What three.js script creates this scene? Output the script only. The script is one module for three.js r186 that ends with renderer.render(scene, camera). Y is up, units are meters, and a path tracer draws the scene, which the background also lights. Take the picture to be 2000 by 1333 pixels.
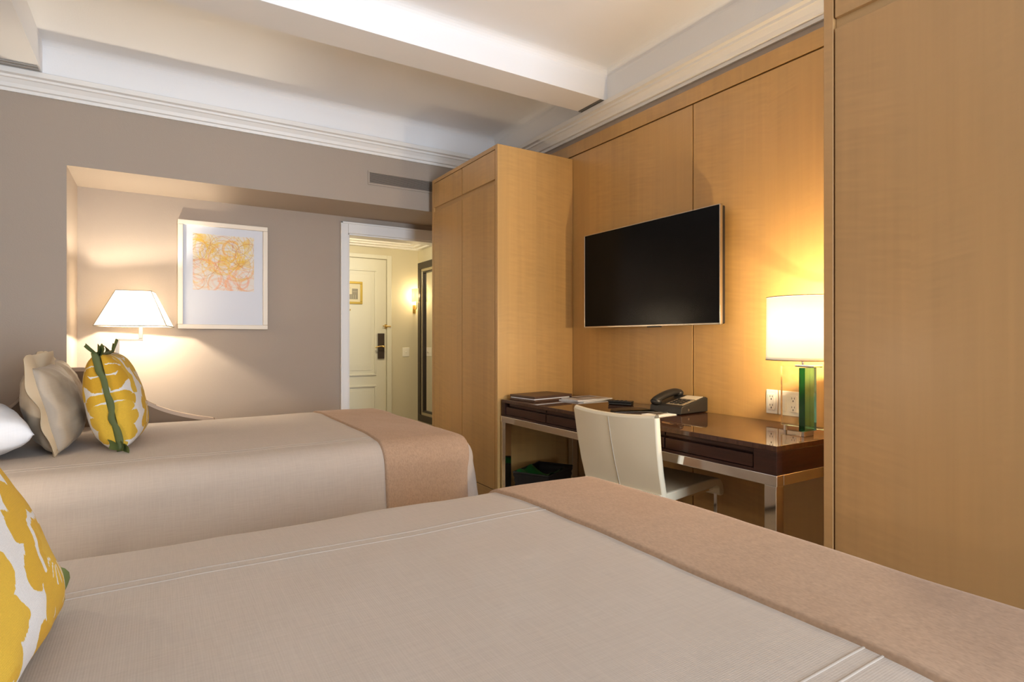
import * as THREE from 'three';
import { RoundedBoxGeometry } from 'three/addons/geometries/RoundedBoxGeometry.js';
import { mergeGeometries, mergeVertices, toCreasedNormals } from 'three/addons/utils/BufferGeometryUtils.js';
import { RectAreaLightUniformsLib } from 'three/addons/lights/RectAreaLightUniformsLib.js';

// ---------------------------------------------------------------- camera, sky, light, exposure
const scene = new THREE.Scene();
const renderer = new THREE.WebGLRenderer({ antialias: true });
renderer.toneMapping = THREE.LinearToneMapping;
renderer.toneMappingExposure = 1.11;
renderer.shadowMap.enabled = true;
RectAreaLightUniformsLib.init();
const EYE = 1.14, FOCAL = 1118, YAW = 31.9;
const camera = new THREE.PerspectiveCamera(2 * Math.atan(666.5 / FOCAL) * 180 / Math.PI, 2000 / 1333, 0.02, 100);
camera.position.set(0, EYE, 0);
camera.rotation.set(0, -YAW * Math.PI / 180, 0);
camera.setViewOffset(2000, 1333, 0, 2.5, 2000, 1333);
scene.background = new THREE.Color(0.72, 0.82, 0.95);
const DAY = 19, LAMP = 1.2;
// daylight entering by the window behind the camera (same size as the pane)
const WIN = { x0: 0.45, x1: 2.30, y0: 0.15, y1: 2.25, z: 3.1 };
const day = new THREE.RectAreaLight(new THREE.Color(0.80, 0.93, 1.10), DAY, WIN.x1 - WIN.x0, WIN.y1 - WIN.y0);
day.position.set((WIN.x0 + WIN.x1) / 2, (WIN.y0 + WIN.y1) / 2, WIN.z - 0.03);
day.lookAt((WIN.x0 + WIN.x1) / 2, (WIN.y0 + WIN.y1) / 2, 0);
scene.add(day);

// ---------------------------------------------------------------- helpers
let seed = 7;
const rnd = () => { seed = (seed * 1664525 + 1013904223) >>> 0; return seed / 4294967296; };
const clamp = (v, a, b) => Math.min(b, Math.max(a, v));
const mix = (a, b, t) => a + (b - a) * t;
const sstep = (a, b, x) => { const t = clamp((x - a) / (b - a), 0, 1); return t * t * (3 - 2 * t); };
function hash(i, j, k) { let h = Math.imul(i, 374761393) + Math.imul(j, 668265263) + Math.imul(k, 1274126177); h = Math.imul(h ^ (h >>> 13), 1274126177); return ((h ^ (h >>> 16)) >>> 0) / 4294967296; }
// value noise, periodic in px, py
function vn(x, y, px, py, k) {
  const xi = Math.floor(x), yi = Math.floor(y); let fx = x - xi, fy = y - yi; fx = fx * fx * (3 - 2 * fx); fy = fy * fy * (3 - 2 * fy);
  const m = (a, p) => ((a % p) + p) % p, x0 = m(xi, px), x1 = m(xi + 1, px), y0 = m(yi, py), y1 = m(yi + 1, py);
  return mix(mix(hash(x0, y0, k), hash(x1, y0, k), fx), mix(hash(x0, y1, k), hash(x1, y1, k), fx), fy);
}
const fbm = (u, v, fx, fy, k, o = 4) => { let s = 0, a = 0.5, n = 0; for (let i = 0; i < o; i++) { s += a * vn(u * fx, v * fy, fx, fy, k + i); n += a; a *= 0.5; fx *= 2; fy *= 2; } return s / n; };
const enc = c => { c = clamp(c, 0, 1); return 255 * (c <= 0.0031308 ? 12.92 * c : 1.055 * c ** (1 / 2.4) - 0.055); };
function tex(w, h, fn, srgb = true) {   // fn(u, v) -> linear [r,g,b] or a number (data)
  const d = new Uint8Array(w * h * 4);
  for (let j = 0; j < h; j++) for (let i = 0; i < w; i++) {
    const r = fn((i + 0.5) / w, (j + 0.5) / h), o = (j * w + i) * 4;
    if (srgb) { d[o] = enc(r[0]); d[o + 1] = enc(r[1]); d[o + 2] = enc(r[2]); } else d[o] = d[o + 1] = d[o + 2] = clamp(r, 0, 1) * 255;
    d[o + 3] = 255;
  }
  const t = new THREE.DataTexture(d, w, h); t.magFilter = THREE.LinearFilter; t.minFilter = THREE.LinearFilter;
  t.wrapS = t.wrapT = THREE.RepeatWrapping; if (srgb) t.colorSpace = THREE.SRGBColorSpace; t.needsUpdate = true; return t;
}
const rep = (t, mx, my) => { const c = t.clone(); c.repeat.set(1 / mx, 1 / my); c.needsUpdate = true; return c; };
const P = (o) => new THREE.MeshPhysicalMaterial(o);
const lin = (r, g, b) => new THREE.Color().setRGB(r, g, b);

function uvm(g, du = 0, dv = 0) {       // uv in metres by dominant axis
  if (!g.attributes.normal) g.computeVertexNormals();
  const p = g.attributes.position, n = g.attributes.normal, uv = new Float32Array(p.count * 2);
  for (let i = 0; i < p.count; i++) {
    const a = Math.abs(n.getX(i)), b = Math.abs(n.getY(i)), c = Math.abs(n.getZ(i));
    const x = p.getX(i), y = p.getY(i), z = p.getZ(i);
    uv[2 * i] = (a > b && a > c ? z : x) + du; uv[2 * i + 1] = (b > a && b >= c ? z : y) + dv;
  }
  g.setAttribute('uv', new THREE.BufferAttribute(uv, 2)); return g;
}
const swapUV = g => { const u = g.attributes.uv; for (let i = 0; i < u.count; i++) { const a = u.getX(i); u.setXY(i, u.getY(i), a); } return g; };
function box(x0, x1, y0, y1, z0, z1, r = 0.002, seg = 1) {
  const w = Math.abs(x1 - x0), h = Math.abs(y1 - y0), d = Math.abs(z1 - z0);
  r = Math.min(r, w / 2.2, h / 2.2, d / 2.2);
  const g = r > 0 ? new RoundedBoxGeometry(w, h, d, seg, r) : new THREE.BoxGeometry(w, h, d);
  g.translate((x0 + x1) / 2, (y0 + y1) / 2, (z0 + z1) / 2); return uvm(g);
}
function tube(pts, r, n = 8, seg = 0, closed = false) {
  const c = new THREE.CatmullRomCurve3(pts.map(p => new THREE.Vector3(...p)), closed, 'catmullrom', 0.5);
  return new THREE.TubeGeometry(c, seg || pts.length * 6, r, n, closed);
}
const cyl = (x, y0, y1, z, r0, r1 = r0, n = 24) => { const g = new THREE.CylinderGeometry(r1, r0, y1 - y0, n); g.translate(x, (y0 + y1) / 2, z); return g; };
const join = gs => { gs = gs.map(g => { g = g.index ? g.toNonIndexed() : g; for (const k of Object.keys(g.attributes)) if (!['position', 'normal', 'uv'].includes(k)) g.deleteAttribute(k); return g; }); return mergeGeometries(gs); };
const used = {};
function numbered(n) { const k = used[n] = (used[n] ?? -1) + 1; return k ? `${n}_${String(k).padStart(3, '0')}` : n; }
function thing(name, label, category, pos = [0, 0, 0], turn = 0, group) {
  const o = new THREE.Group(); o.name = numbered(name); o.position.set(...pos); o.rotation.y = turn;
  o.userData = { label, category }; if (group) o.userData.group = group; scene.add(o); return o;
}
function solid(name, geo, mat, label, category, pos = [0, 0, 0], group) {   // a thing that is one mesh; geo in world axes
  const m = new THREE.Mesh(geo.translate(-pos[0], -pos[1], -pos[2]), mat); m.name = numbered(name); m.position.set(...pos);
  m.userData = { label, category }; if (group) m.userData.group = group; m.castShadow = m.receiveShadow = true; scene.add(m); return m;
}
function part(parent, name, geo, mat, world = true, label) {   // world: geo is given in world axes, parent only translated
  if (world) { const p = new THREE.Vector3(); for (let o = parent; o && o !== scene; o = o.parent) p.add(o.position); geo.translate(-p.x, -p.y, -p.z); }
  const m = new THREE.Mesh(geo, mat); m.name = name; m.castShadow = m.receiveShadow = true; if (label) m.userData.label = label; parent.add(m); return m;
}
function struct(name, geo, mat) { const m = new THREE.Mesh(geo, mat); m.name = name; m.userData.kind = 'structure'; m.castShadow = m.receiveShadow = true; scene.add(m); return m; }
function structGroup(name) { const o = new THREE.Group(); o.name = name; o.userData.kind = 'structure'; scene.add(o); return o; }
// prism: profile points [a, b] extruded along an axis
function prism(pts, axis, t0, t1) {
  const s = new THREE.Shape(pts.map(p => new THREE.Vector2(p[0], p[1]))); let g = new THREE.ExtrudeGeometry(s, { depth: t1 - t0, bevelEnabled: false, curveSegments: 6 });
  g.translate(0, 0, t0);
  if (axis === 'x') { g.applyMatrix4(new THREE.Matrix4().makeBasis(new THREE.Vector3(0, 0, 1), new THREE.Vector3(0, 1, 0), new THREE.Vector3(1, 0, 0))); g = flip(g); }   // profile in (z, y)
  return uvm(g);                                                                                  // axis z: profile in (x, y)
}
function flip(g) { const n = g.index ? g.toNonIndexed() : g, p = n.attributes.position; for (let i = 0; i < p.count; i += 3) { const a = [p.getX(i), p.getY(i), p.getZ(i)]; p.setXYZ(i, p.getX(i + 1), p.getY(i + 1), p.getZ(i + 1)); p.setXYZ(i + 1, ...a); } n.computeVertexNormals(); return n; }
function grid(nu, nv, fn, uvfn) {
  const pos = [], uv = [], idx = [];
  for (let j = 0; j <= nv; j++) for (let i = 0; i <= nu; i++) { const p = fn(i / nu, j / nv); pos.push(...p); const q = uvfn ? uvfn(i / nu, j / nv, p) : [i / nu, j / nv]; uv.push(...q); }
  for (let j = 0; j < nv; j++) for (let i = 0; i < nu; i++) { const a = j * (nu + 1) + i, b = a + 1, c = a + nu + 1, d = c + 1; idx.push(a, b, d, a, d, c); }
  const g = new THREE.BufferGeometry(); g.setAttribute('position', new THREE.Float32BufferAttribute(pos, 3)); g.setAttribute('uv', new THREE.Float32BufferAttribute(uv, 2)); g.setIndex(idx); g.computeVertexNormals(); return g;
}

// ---------------------------------------------------------------- materials
const MAPLE = [0.52, 0.30, 0.098];
const woodT = tex(1024, 1024, (u, v) => {
  const leaf = Math.floor(u * 5), lt = (hash(leaf, 3, 11) - 0.5) * 0.07;
  const mu = Math.abs(((u * 5) % 2) - 1);                      // book-matched leaves
  const streak = (fbm(u, v, 64, 2, 21, 3) - 0.5) * 0.12 + (fbm(u, v, 14, 1, 31, 3) - 0.5) * 0.14;
  const amt = sstep(0.36, 0.64, fbm(u, v, 7, 3, 61, 3)), tilt = (hash(leaf, 8, 3) - 0.5) * 0.5 * mu + fbm(u, v, 6, 5, 41, 3) * 0.05;
  const rip = ((vn(u * 14, (v + tilt * 0.2) * 112, 14, 112, 45) - 0.5) * 0.075 + (vn(u * 22 + 0.5, (v + tilt * 0.14) * 70, 22, 70, 46) - 0.5) * 0.03) * (0.25 + amt);
  const fleck = hash(Math.floor(u * 1024), Math.floor(v * 1024), 5) > 0.9994 ? -0.22 : 0;
  const f = 1 + lt + streak + rip + fleck, w = (fbm(u, v, 9, 3, 71, 3) - 0.5) * 0.1;
  return [MAPLE[0] * f * (1 + w * 0.2), MAPLE[1] * f * (1 - w * 0.2), MAPLE[2] * f * (1 - w)];
});
const maple = (dx, dy, k = 1) => { const t = woodT.clone(); t.repeat.set(1 / 1.03, 1 / 1.0); t.offset.set(dx, dy); t.needsUpdate = true; return P({ map: t, roughness: 0.42, clearcoat: 0.35, clearcoatRoughness: 0.28, color: Array.isArray(k) ? lin(...k) : lin(k, k, k) }); };
const mapleA = maple(0, 0), mapleB = maple(0.37, 0.41), mapleC = maple(0.71, 0.13, 0.97);
const mapleEdge = P({ color: lin(0.50, 0.315, 0.14), roughness: 0.5 });
const gapBrown = P({ color: lin(0.16, 0.08, 0.03), roughness: 0.8 });
const gapDark = P({ color: lin(0.03, 0.018, 0.01), roughness: 0.9 });
const plasterT = tex(256, 256, (u, v) => 0.5 + (fbm(u, v, 64, 64, 3, 2) - 0.5) * 0.5, false);
const bumpOf = (t, m) => rep(t, m, m);
const wallPaint = P({ color: lin(0.375, 0.31, 0.25), roughness: 0.85, bumpMap: bumpOf(plasterT, 0.25), bumpScale: 0.0006 });
const whitePaint = P({ color: lin(0.83, 0.83, 0.83), roughness: 0.75, bumpMap: bumpOf(plasterT, 0.25), bumpScale: 0.0004 });
const trimPaint = P({ color: lin(0.80, 0.78, 0.74), roughness: 0.45 });
const doorPaint = P({ color: lin(0.70, 0.68, 0.56), roughness: 0.5 });
const foyerPaint = P({ color: lin(0.62, 0.57, 0.42), roughness: 0.8 });
const chrome = P({ color: lin(0.86, 0.85, 0.83), metalness: 1, roughness: 0.06 });
const steel = P({ color: lin(0.55, 0.53, 0.50), metalness: 1, roughness: 0.3 });
const nickel = P({ color: lin(0.36, 0.31, 0.25), metalness: 0.7, roughness: 0.4 });
const brass = P({ color: lin(0.75, 0.55, 0.22), metalness: 1, roughness: 0.28 });
const black = P({ color: lin(0.010, 0.010, 0.011), roughness: 0.4 });
const blackGloss = P({ color: lin(0.004, 0.004, 0.005), roughness: 0.12 });
const darkWoodT = tex(512, 512, (u, v) => { const f = 1 + (fbm(u, v, 3, 48, 81, 4) - 0.5) * 0.9 + (fbm(u, v, 8, 128, 91, 2) - 0.5) * 0.5; return [0.060 * f, 0.022 * f, 0.012 * f]; });
const darkWood = P({ map: rep(darkWoodT, 0.6, 0.6), roughness: 0.45, clearcoat: 0.22, clearcoatRoughness: 0.08, specularIntensity: 0.5, color: lin(0.6, 0.5, 0.5) });
const darkTop = P({ map: (() => { const t = darkWoodT.clone(); t.repeat.set(1 / 0.6, 1 / 0.6); t.rotation = Math.PI / 2; t.needsUpdate = true; return t; })(), roughness: 0.5, specularIntensity: 0.2, clearcoat: 1, clearcoatRoughness: 0.015, color: lin(1.0, 1.0, 0.9) });
const linenBump = tex(512, 512, (u, v) => 0.5 + 0.22 * Math.sin(u * 512 * Math.PI / 3.2) * (0.6 + 0.8 * fbm(u, v, 4, 128, 5, 2)) + 0.22 * Math.sin(v * 512 * Math.PI / 3.2) * (0.6 + 0.8 * fbm(u, v, 128, 4, 6, 2)), false);
const linenCol = (c, k = 0.09) => tex(512, 512, (u, v) => { const f = 1 + (fbm(u, v, 6, 160, 15, 2) - 0.5) * k + (fbm(u, v, 160, 6, 16, 2) - 0.5) * k; return [c[0] * f, c[1] * f, c[2] * f]; });
const linen = P({ map: rep(linenCol([0.445, 0.372, 0.308]), 0.24, 0.24), roughness: 0.95, sheen: 0.25, sheenRoughness: 0.6, sheenColor: lin(0.5, 0.47, 0.44), bumpMap: rep(linenBump, 0.28, 0.28), bumpScale: 0.00022 });
const seamMat = P({ color: lin(0.40, 0.335, 0.275), roughness: 0.95 });
const woolT = tex(512, 512, (u, v) => { const f = 1 + (fbm(u, v, 200, 90, 25, 2) - 0.5) * 0.34 + (fbm(u, v, 12, 40, 26, 3) - 0.5) * 0.10; return [0.365 * f, 0.238 * f, 0.152 * f]; });
const wool = P({ map: rep(woolT, 0.5, 0.5), roughness: 1, sheen: 0.5, sheenRoughness: 0.5, sheenColor: lin(0.55, 0.42, 0.34), bumpMap: rep(woolT, 0.5, 0.5), bumpScale: 0.0006 });
const shamMat = P({ map: rep(linenCol([0.34, 0.272, 0.195], 0.06), 0.35, 0.35), roughness: 0.55, sheen: 0.4, sheenRoughness: 0.4, sheenColor: lin(0.6, 0.55, 0.48) });
const shamFlange = P({ color: lin(0.66, 0.54, 0.37), roughness: 0.8 });
const whiteCotton = P({ map: rep(linenCol([0.64, 0.66, 0.70], 0.05), 0.2, 0.2), roughness: 0.8, sheen: 0.2, sheenRoughness: 0.5 });
const green = P({ color: lin(0.060, 0.075, 0.014), roughness: 0.7 });
const leather = P({ color: lin(0.72, 0.62, 0.44), roughness: 0.42, bumpMap: bumpOf(plasterT, 0.08), bumpScale: 0.0002, clearcoat: 0.15, clearcoatRoughness: 0.4 });
const upholstery = P({ color: lin(0.20, 0.135, 0.085), roughness: 0.85, sheen: 0.3, sheenRoughness: 0.5 });
const upholsteryLitEdge = P({ color: lin(0.50, 0.38, 0.28), roughness: 0.85 });  // wing's top edge, coloured paler as if lit by the floor lamp
const cream = P({ color: lin(0.78, 0.70, 0.58), roughness: 0.5 });
const paper = P({ color: lin(0.80, 0.79, 0.77), roughness: 0.7 });
const plastic = P({ color: lin(0.82, 0.79, 0.70), roughness: 0.35 });

// damask of the yellow cushions: off-white cloth with printed yellow leaf shapes
const damaskT = (() => {
  const S = 1024, c = document.createElement('canvas'); c.width = c.height = S; const g = c.getContext('2d');
  g.fillStyle = 'rgb(214,208,200)'; g.fillRect(0, 0, S, S);
  const Y = ['rgb(203,158,36)', 'rgb(196,148,28)', 'rgb(208,166,48)'];
  const blob = (x, y, R, lobes, rot, sx, col) => {
    for (const ox of [-S, 0, S]) for (const oy of [-S, 0, S]) {
      g.save(); g.translate(x + ox, y + oy); g.rotate(rot); g.scale(sx, 1); g.fillStyle = col; g.beginPath();
      for (let i = 0; i <= 160; i++) { const a = i / 160 * Math.PI * 2, s = Math.sin(a * lobes * 0.5), r = R * (0.70 + 0.30 * Math.abs(s) ** 0.6); g[i ? 'lineTo' : 'moveTo'](Math.cos(a) * r, Math.sin(a) * r); }
      g.fill(); g.restore();
    }
  };
  const stroke = (pts, w, col) => { for (const ox of [-S, 0, S]) for (const oy of [-S, 0, S]) { g.save(); g.translate(ox, oy); g.lineCap = 'round'; g.lineJoin = 'round'; g.strokeStyle = col; g.lineWidth = w; g.beginPath(); g.moveTo(pts[0], pts[1]); g.bezierCurveTo(...pts.slice(2)); g.stroke(); g.restore(); } };
  const W = 'rgb(214,208,200)';
  const fan = (x, y, R, rot, col) => {     // scalloped palmette with slit petals
    blob(x, y, R, 11, rot, 0.92, col);
    for (let i = 0; i < 5; i++) { const a = rot - 0.9 + i * 0.45, p = (q, d = 0) => [x + Math.cos(a + d) * R * q, y + Math.sin(a + d) * R * q]; stroke([...p(1.0), ...p(0.8, 0.05), ...p(0.66, 0.02), ...p(0.5)], 9, W); }
  };
  for (const [x, y, k] of [[256, 200, 0], [768, 712, 1]]) {
    fan(x, y, 265, 0.5 + k * 0.3, Y[k]); stroke([x - 130, y + 40, x - 110, y - 90, x + 40, y - 120, x + 110, y - 40], 24, W); fan(x + 10, y + 40, 96, 2.2, Y[2]);
    stroke([x - 230, y + 190, x - 120, y + 260, x + 110, y + 250, x + 220, y + 150], 84, Y[1]);
    for (let i = 0; i < 6; i++) stroke([x - 110 + i * 44, y + 290, x - 104 + i * 42, y + 262, x - 100 + i * 41, y + 246, x - 92 + i * 40, y + 214], 10, W);
  }
  for (const [x, y, k] of [[768, 200, 0], [256, 712, 1]]) {
    fan(x, y, 225, 3.6 + k, Y[2]); blob(x - 10, y + 5, 66, 5, 0.4, 1, W); blob(x - 6, y + 8, 42, 6, 0, 1, Y[1]);
    stroke([x - 200, y - 130, x - 170, y - 240, x + 60, y - 260, x + 190, y - 170], 66, Y[0]);
    stroke([x - 90, y + 170, x - 60, y + 260, x + 60, y + 280, x + 60, y + 180], 70, Y[0]);
    for (let i = 0; i < 4; i++) stroke([x - 60 + i * 40, y + 240, x - 56 + i * 40, y + 215, x - 54 + i * 38, y + 205, x - 50 + i * 36, y + 180], 9, W);
  }
  stroke([510, 20, 430, 180, 590, 330, 512, 500], 60, Y[0]); stroke([1010, 532, 930, 690, 1090, 840, 1012, 1010], 60, Y[2]);
  // ikat feathering of the print's edges
  const im = g.getImageData(0, 0, S, S), src = new Uint8ClampedArray(im.data);
  for (let y = 0; y < S; y++) for (let x = 0; x < S; x++) {
    const sh = Math.round((vn(x / 5, y / 60, 205, 17, 7) - 0.5) * 10 + (vn(x / 40, y / 40, 26, 26, 8) - 0.5) * 34), yy = (y + sh + S) % S, xx = (x + Math.round((vn(x / 60, y / 60, 17, 17, 9) - 0.5) * 40) + S) % S;
    const o = (y * S + x) * 4, q = (yy * S + xx) * 4, f = 0.95 + 0.1 * hash(x, y, 3);
    for (let k = 0; k < 3; k++) im.data[o + k] = src[q + k] * f;
  }
  g.putImageData(im, 0, 0);
  const t = new THREE.CanvasTexture(c); t.colorSpace = THREE.SRGBColorSpace; t.wrapS = t.wrapT = THREE.RepeatWrapping; return t;
})();
const damask = (m, ox, oy) => { const t = damaskT.clone(); t.repeat.set(1 / m, 1 / m); t.offset.set(ox, oy); t.needsUpdate = true; return P({ map: t, color: lin(0.80, 0.82, 0.86), roughness: 0.9, bumpMap: rep(linenBump, 0.2, 0.2), bumpScale: 0.0003 }); };

// ---------------------------------------------------------------- the room shell
const XR = 2.39, ZB = -4.13, ZN = -4.66, XL = -1.0, CE = 2.80, ZF = WIN.z, YN = 2.14;
// floor: carpet with a spotted weave
const carpetT = tex(512, 512, (u, v) => {
  const a = fbm(u, v, 14, 14, 101, 3), b = Math.abs(fbm(u, v, 20, 20, 111, 2) - 0.5), n = 0.85 + 0.3 * hash(Math.floor(u * 512), Math.floor(v * 512), 9);
  const d = sstep(0.05, 0.02, b) * sstep(0.42, 0.5, a), t = 1 - 0.85 * d;
  return [0.34 * t * n, 0.26 * t * n, 0.17 * t * n];
});
const carpet = P({ map: rep(carpetT, 0.45, 0.45), roughness: 1, bumpMap: rep(carpetT, 0.45, 0.45), bumpScale: 0.002 });
struct('floor', box(-1.05, 2.85, -0.12, 0, -6.55, ZF + 0.2, 0), carpet);
// left wall and window wall
struct('wall_left', box(XL - 0.15, XL, 0, 3, ZB, ZF + 0.2, 0), wallPaint);
const wf = structGroup('wall_front');
part(wf, 'wall_section', box(XL, WIN.x0, 0, 3, ZF, ZF + 0.2, 0), wallPaint);
part(wf, 'wall_section', box(WIN.x1, XR + 0.2, 0, 3, ZF, ZF + 0.2, 0), wallPaint);
part(wf, 'wall_section', box(WIN.x0, WIN.x1, 0, WIN.y0, ZF, ZF + 0.2, 0), wallPaint);
part(wf, 'wall_section', box(WIN.x0, WIN.x1, WIN.y1, 3, ZF, ZF + 0.2, 0), wallPaint);
const win = structGroup('window_1');
const paneM = P({ color: lin(1, 1, 1), transmission: 1, thickness: 0, roughness: 0, ior: 1.45 });
for (const k of [0, 1]) part(win, 'pane', box(WIN.x0 + k * 0.925 + 0.03, WIN.x0 + k * 0.925 + 0.90, WIN.y0 + 0.03, WIN.y1 - 0.03, ZF + 0.09, ZF + 0.096, 0), paneM);
for (const x of [WIN.x0, WIN.x0 + 0.90, WIN.x1 - 0.05]) part(win, 'frame_post', box(x, x + 0.05, WIN.y0, WIN.y1, ZF + 0.06, ZF + 0.13), trimPaint);
for (const y of [WIN.y0, WIN.y1 - 0.05]) part(win, 'frame_rail', box(WIN.x0 + 0.05, WIN.x1 - 0.05, y, y + 0.05, ZF + 0.065, ZF + 0.125), trimPaint);
// back wall: full-height pier, header over the niche, niche back with the doorway
const wb = structGroup('wall_back');
part(wb, 'pier', box(XL - 0.15, -0.433, 0, 3, ZN - 0.14, ZB, 0), wallPaint);
part(wb, 'header', box(-0.433, 2.85, YN, 3, ZN - 0.14, ZB, 0), wallPaint);
const DO = { x0: 1.326, x1: 2.226, y: 2.006 };
part(wb, 'niche_back', box(-0.433, DO.x0, 0, YN, ZN - 0.14, ZN, 0), wallPaint);
part(wb, 'niche_back', box(DO.x1, 2.85, 0, YN, ZN - 0.14, ZN, 0), wallPaint);
part(wb, 'niche_back', box(DO.x0, DO.x1, DO.y, YN, ZN - 0.14, ZN, 0), wallPaint);
// right wall: plaster with maple panelling on it
const wr = structGroup('wall_right');
part(wr, 'plaster', box(XR + 0.03, XR + 0.18, 0, 3, -4.66, ZF + 0.2, 0), wallPaint);
part(wr, 'joint_backing', box(XR + 0.014, XR + 0.03, 0, 2.455, -4.13, 0.98, 0), gapBrown);
part(wr, 'top_rail', box(XR, XR + 0.03, 2.381, 2.462, -4.12, 0.98, 0.001), mapleC);
const panelMats = [mapleC, mapleA, mapleB, mapleA];
for (let k = 0; k < 4; k++) { const a = [-4.08, -3.066, -2.045, -1.024][k]; part(wr, 'panel', box(XR, XR + 0.03, 0.01, 2.373, a + 0.003, a + 1.017, 0.0015), panelMats[k]); }
// ceiling slab, coved frieze, crown, beams
struct('ceiling', box(XL - 0.15, 2.85, CE, CE + 0.15, ZN - 0.14, ZF + 0.2, 0), whitePaint);
const cove = (h = 0.045, p = 0.055) => { const a = []; for (let i = 0; i <= 6; i++) { const t = i / 6 * Math.PI / 2; a.push([p * (1 - Math.cos(t)), CE - h + h * Math.sin(t)]); } return a; };   // [out from frieze, y]
const FR = 0.045, BB = 2.622;   // frieze stands this far in front of the wall; underside of the beams
const crownP = [[0, 2.505], [0.012, 2.505], [0.014, 2.522], [0.026, 2.526], [0.032, 2.545], [0.046, 2.566], [0.054, 2.570], [0.056, 2.582], [0.074, 2.588], [0.076, 2.614], [0.070, 2.618], [FR, 2.618]];
const friezeP = [[FR, 2.618], [FR, CE - 0.045], ...cove().map(([a, y]) => [FR + a, y]), [FR + 0.06, CE + 0.01], [0, CE + 0.01]];
const outline = [...crownP, ...friezeP];
const zWallPlane = (pts, sgn, w) => pts.map(([o, y]) => [w + sgn * o, y]);
{ // runs: back (along x), right, left (along z), front (along x)
  const t1 = structGroup('trim_1'); part(t1, 'crown_moulding', prism(zWallPlane([...crownP, [0, 2.618]], 1, ZB), 'x', XL, XR + 0.03), trimPaint); part(t1, 'frieze', prism(zWallPlane([[0, 2.618], ...friezeP], 1, ZB), 'x', XL, XR + 0.03), whitePaint);
  const t2 = structGroup('trim_2'); part(t2, 'crown_moulding', prism(zWallPlane([...crownP, [0, 2.618]], -1, XR + 0.03), 'z', ZB, ZF), trimPaint); part(t2, 'frieze', prism(zWallPlane([[0, 2.618], ...friezeP], -1, XR + 0.03), 'z', ZB, ZF), whitePaint);
  const t3 = structGroup('trim_3'); part(t3, 'crown_moulding', prism(zWallPlane([...crownP, [0, 2.618]], 1, XL), 'z', ZB, ZF), trimPaint); part(t3, 'frieze', prism(zWallPlane([[0, 2.618], ...friezeP], 1, XL), 'z', ZB, ZF), whitePaint);
  const t4 = structGroup('trim_4'); part(t4, 'crown_moulding', prism(zWallPlane([...crownP, [0, 2.618]], -1, ZF), 'x', XL, XR + 0.03), trimPaint); part(t4, 'frieze', prism(zWallPlane([[0, 2.618], ...friezeP], -1, ZF), 'x', XL, XR + 0.03), whitePaint);
}
const BZ = [-2.925, -2.700], BX = -0.535, XFZ = XR + 0.03 - FR;
{
  const beamProf = (a, b) => [[a, BB], [b, BB], ...cove(0.05, 0.06).map(([o, y]) => [b + o, y]), [b + 0.06, CE + 0.01], [a - 0.02, CE + 0.01], [a - 0.02, CE], ...cove(0.02, 0.02).reverse().map(([o, y]) => [a - o, y])];
  const b1 = structGroup('trim_5'); part(b1, 'ceiling_beam', prism(beamProf(BZ[0], BZ[1]), 'x', XL, XFZ), whitePaint);
  const b2 = structGroup('trim_6'); part(b2, 'ceiling_beam', prism([[XL + FR, BB], [BX, BB], [BX, CE + 0.01], [XL + FR, CE + 0.01]], 'z', ZB + FR, ZF - FR), whitePaint);
}
// slot vents let into the undersides of the beams
function slotVent(label, x0, x1, z0, z1, along, tone = 0.17) {
  const t = thing('slot_vent', label, 'vent', [(x0 + x1) / 2, BB, (z0 + z1) / 2]), m = P({ color: lin(tone, tone * 0.97, tone * 0.92), roughness: 0.6 });
  part(t, 'backing', box(x0, x1, BB - 0.002, BB, z0, z1, 0), m);
  for (let i = 0; i < 3; i++) { const f = (i + 0.5) / 3; const g = along === 'z' ? box(mix(x0, x1, f) - 0.004, mix(x0, x1, f) + 0.004, BB - 0.006, BB - 0.002, z0, z1, 0.001) : box(x0, x1, BB - 0.006, BB - 0.002, mix(z0, z1, f) - 0.006, mix(z0, z1, f) + 0.006, 0.001); part(t, 'slat', g, m); }
}
slotVent('dark slot vent under the ceiling beam above the maple panelling', XFZ - 0.052, XFZ - 0.002, BZ[0] + 0.004, BZ[1] - 0.004, 'z');
slotVent('grey slot vent under the corner ceiling beam at the back wall', XL + FR + 0.01, BX - 0.008, ZB + FR + 0.004, ZB + FR + 0.115, 'x', 0.42);
// door casing of the niche doorway
{
  const t = structGroup('trim_7'), w = 0.062, z0 = ZN, z1 = ZN + 0.022;
  part(t, 'casing_jamb', join([box(DO.x0 - w, DO.x0, 0, DO.y + w + 0.028, z0, z1, 0.004), box(DO.x0 - w, DO.x0 - w + 0.016, 0, DO.y + w + 0.028, z1, z1 + 0.010, 0.003)]), trimPaint);
  part(t, 'casing_jamb', join([box(DO.x1, DO.x1 + w, 0, DO.y + w + 0.028, z0, z1, 0.004), box(DO.x1 + w - 0.016, DO.x1 + w, 0, DO.y + w + 0.028, z1, z1 + 0.010, 0.003)]), trimPaint);
  part(t, 'casing_head', join([box(DO.x0, DO.x1, DO.y, DO.y + w + 0.028, z0, z1, 0.004), box(DO.x0 - w, DO.x1 + w, DO.y + w + 0.012, DO.y + w + 0.028, z1, z1 + 0.010, 0.003)]), trimPaint);
  part(t, 'jamb_lining', box(DO.x0 - 0.001, DO.x0 + 0.014, 0, DO.y, ZN - 0.14, ZN + 0.004, 0.002), trimPaint);
  part(t, 'jamb_lining', box(DO.x1 - 0.014, DO.x1 + 0.001, 0, DO.y, ZN - 0.14, ZN + 0.004, 0.002), trimPaint);
  part(t, 'head_lining', box(DO.x0, DO.x1, DO.y - 0.012, DO.y + 0.001, ZN - 0.14, ZN + 0.004, 0.002), trimPaint);
}

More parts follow.
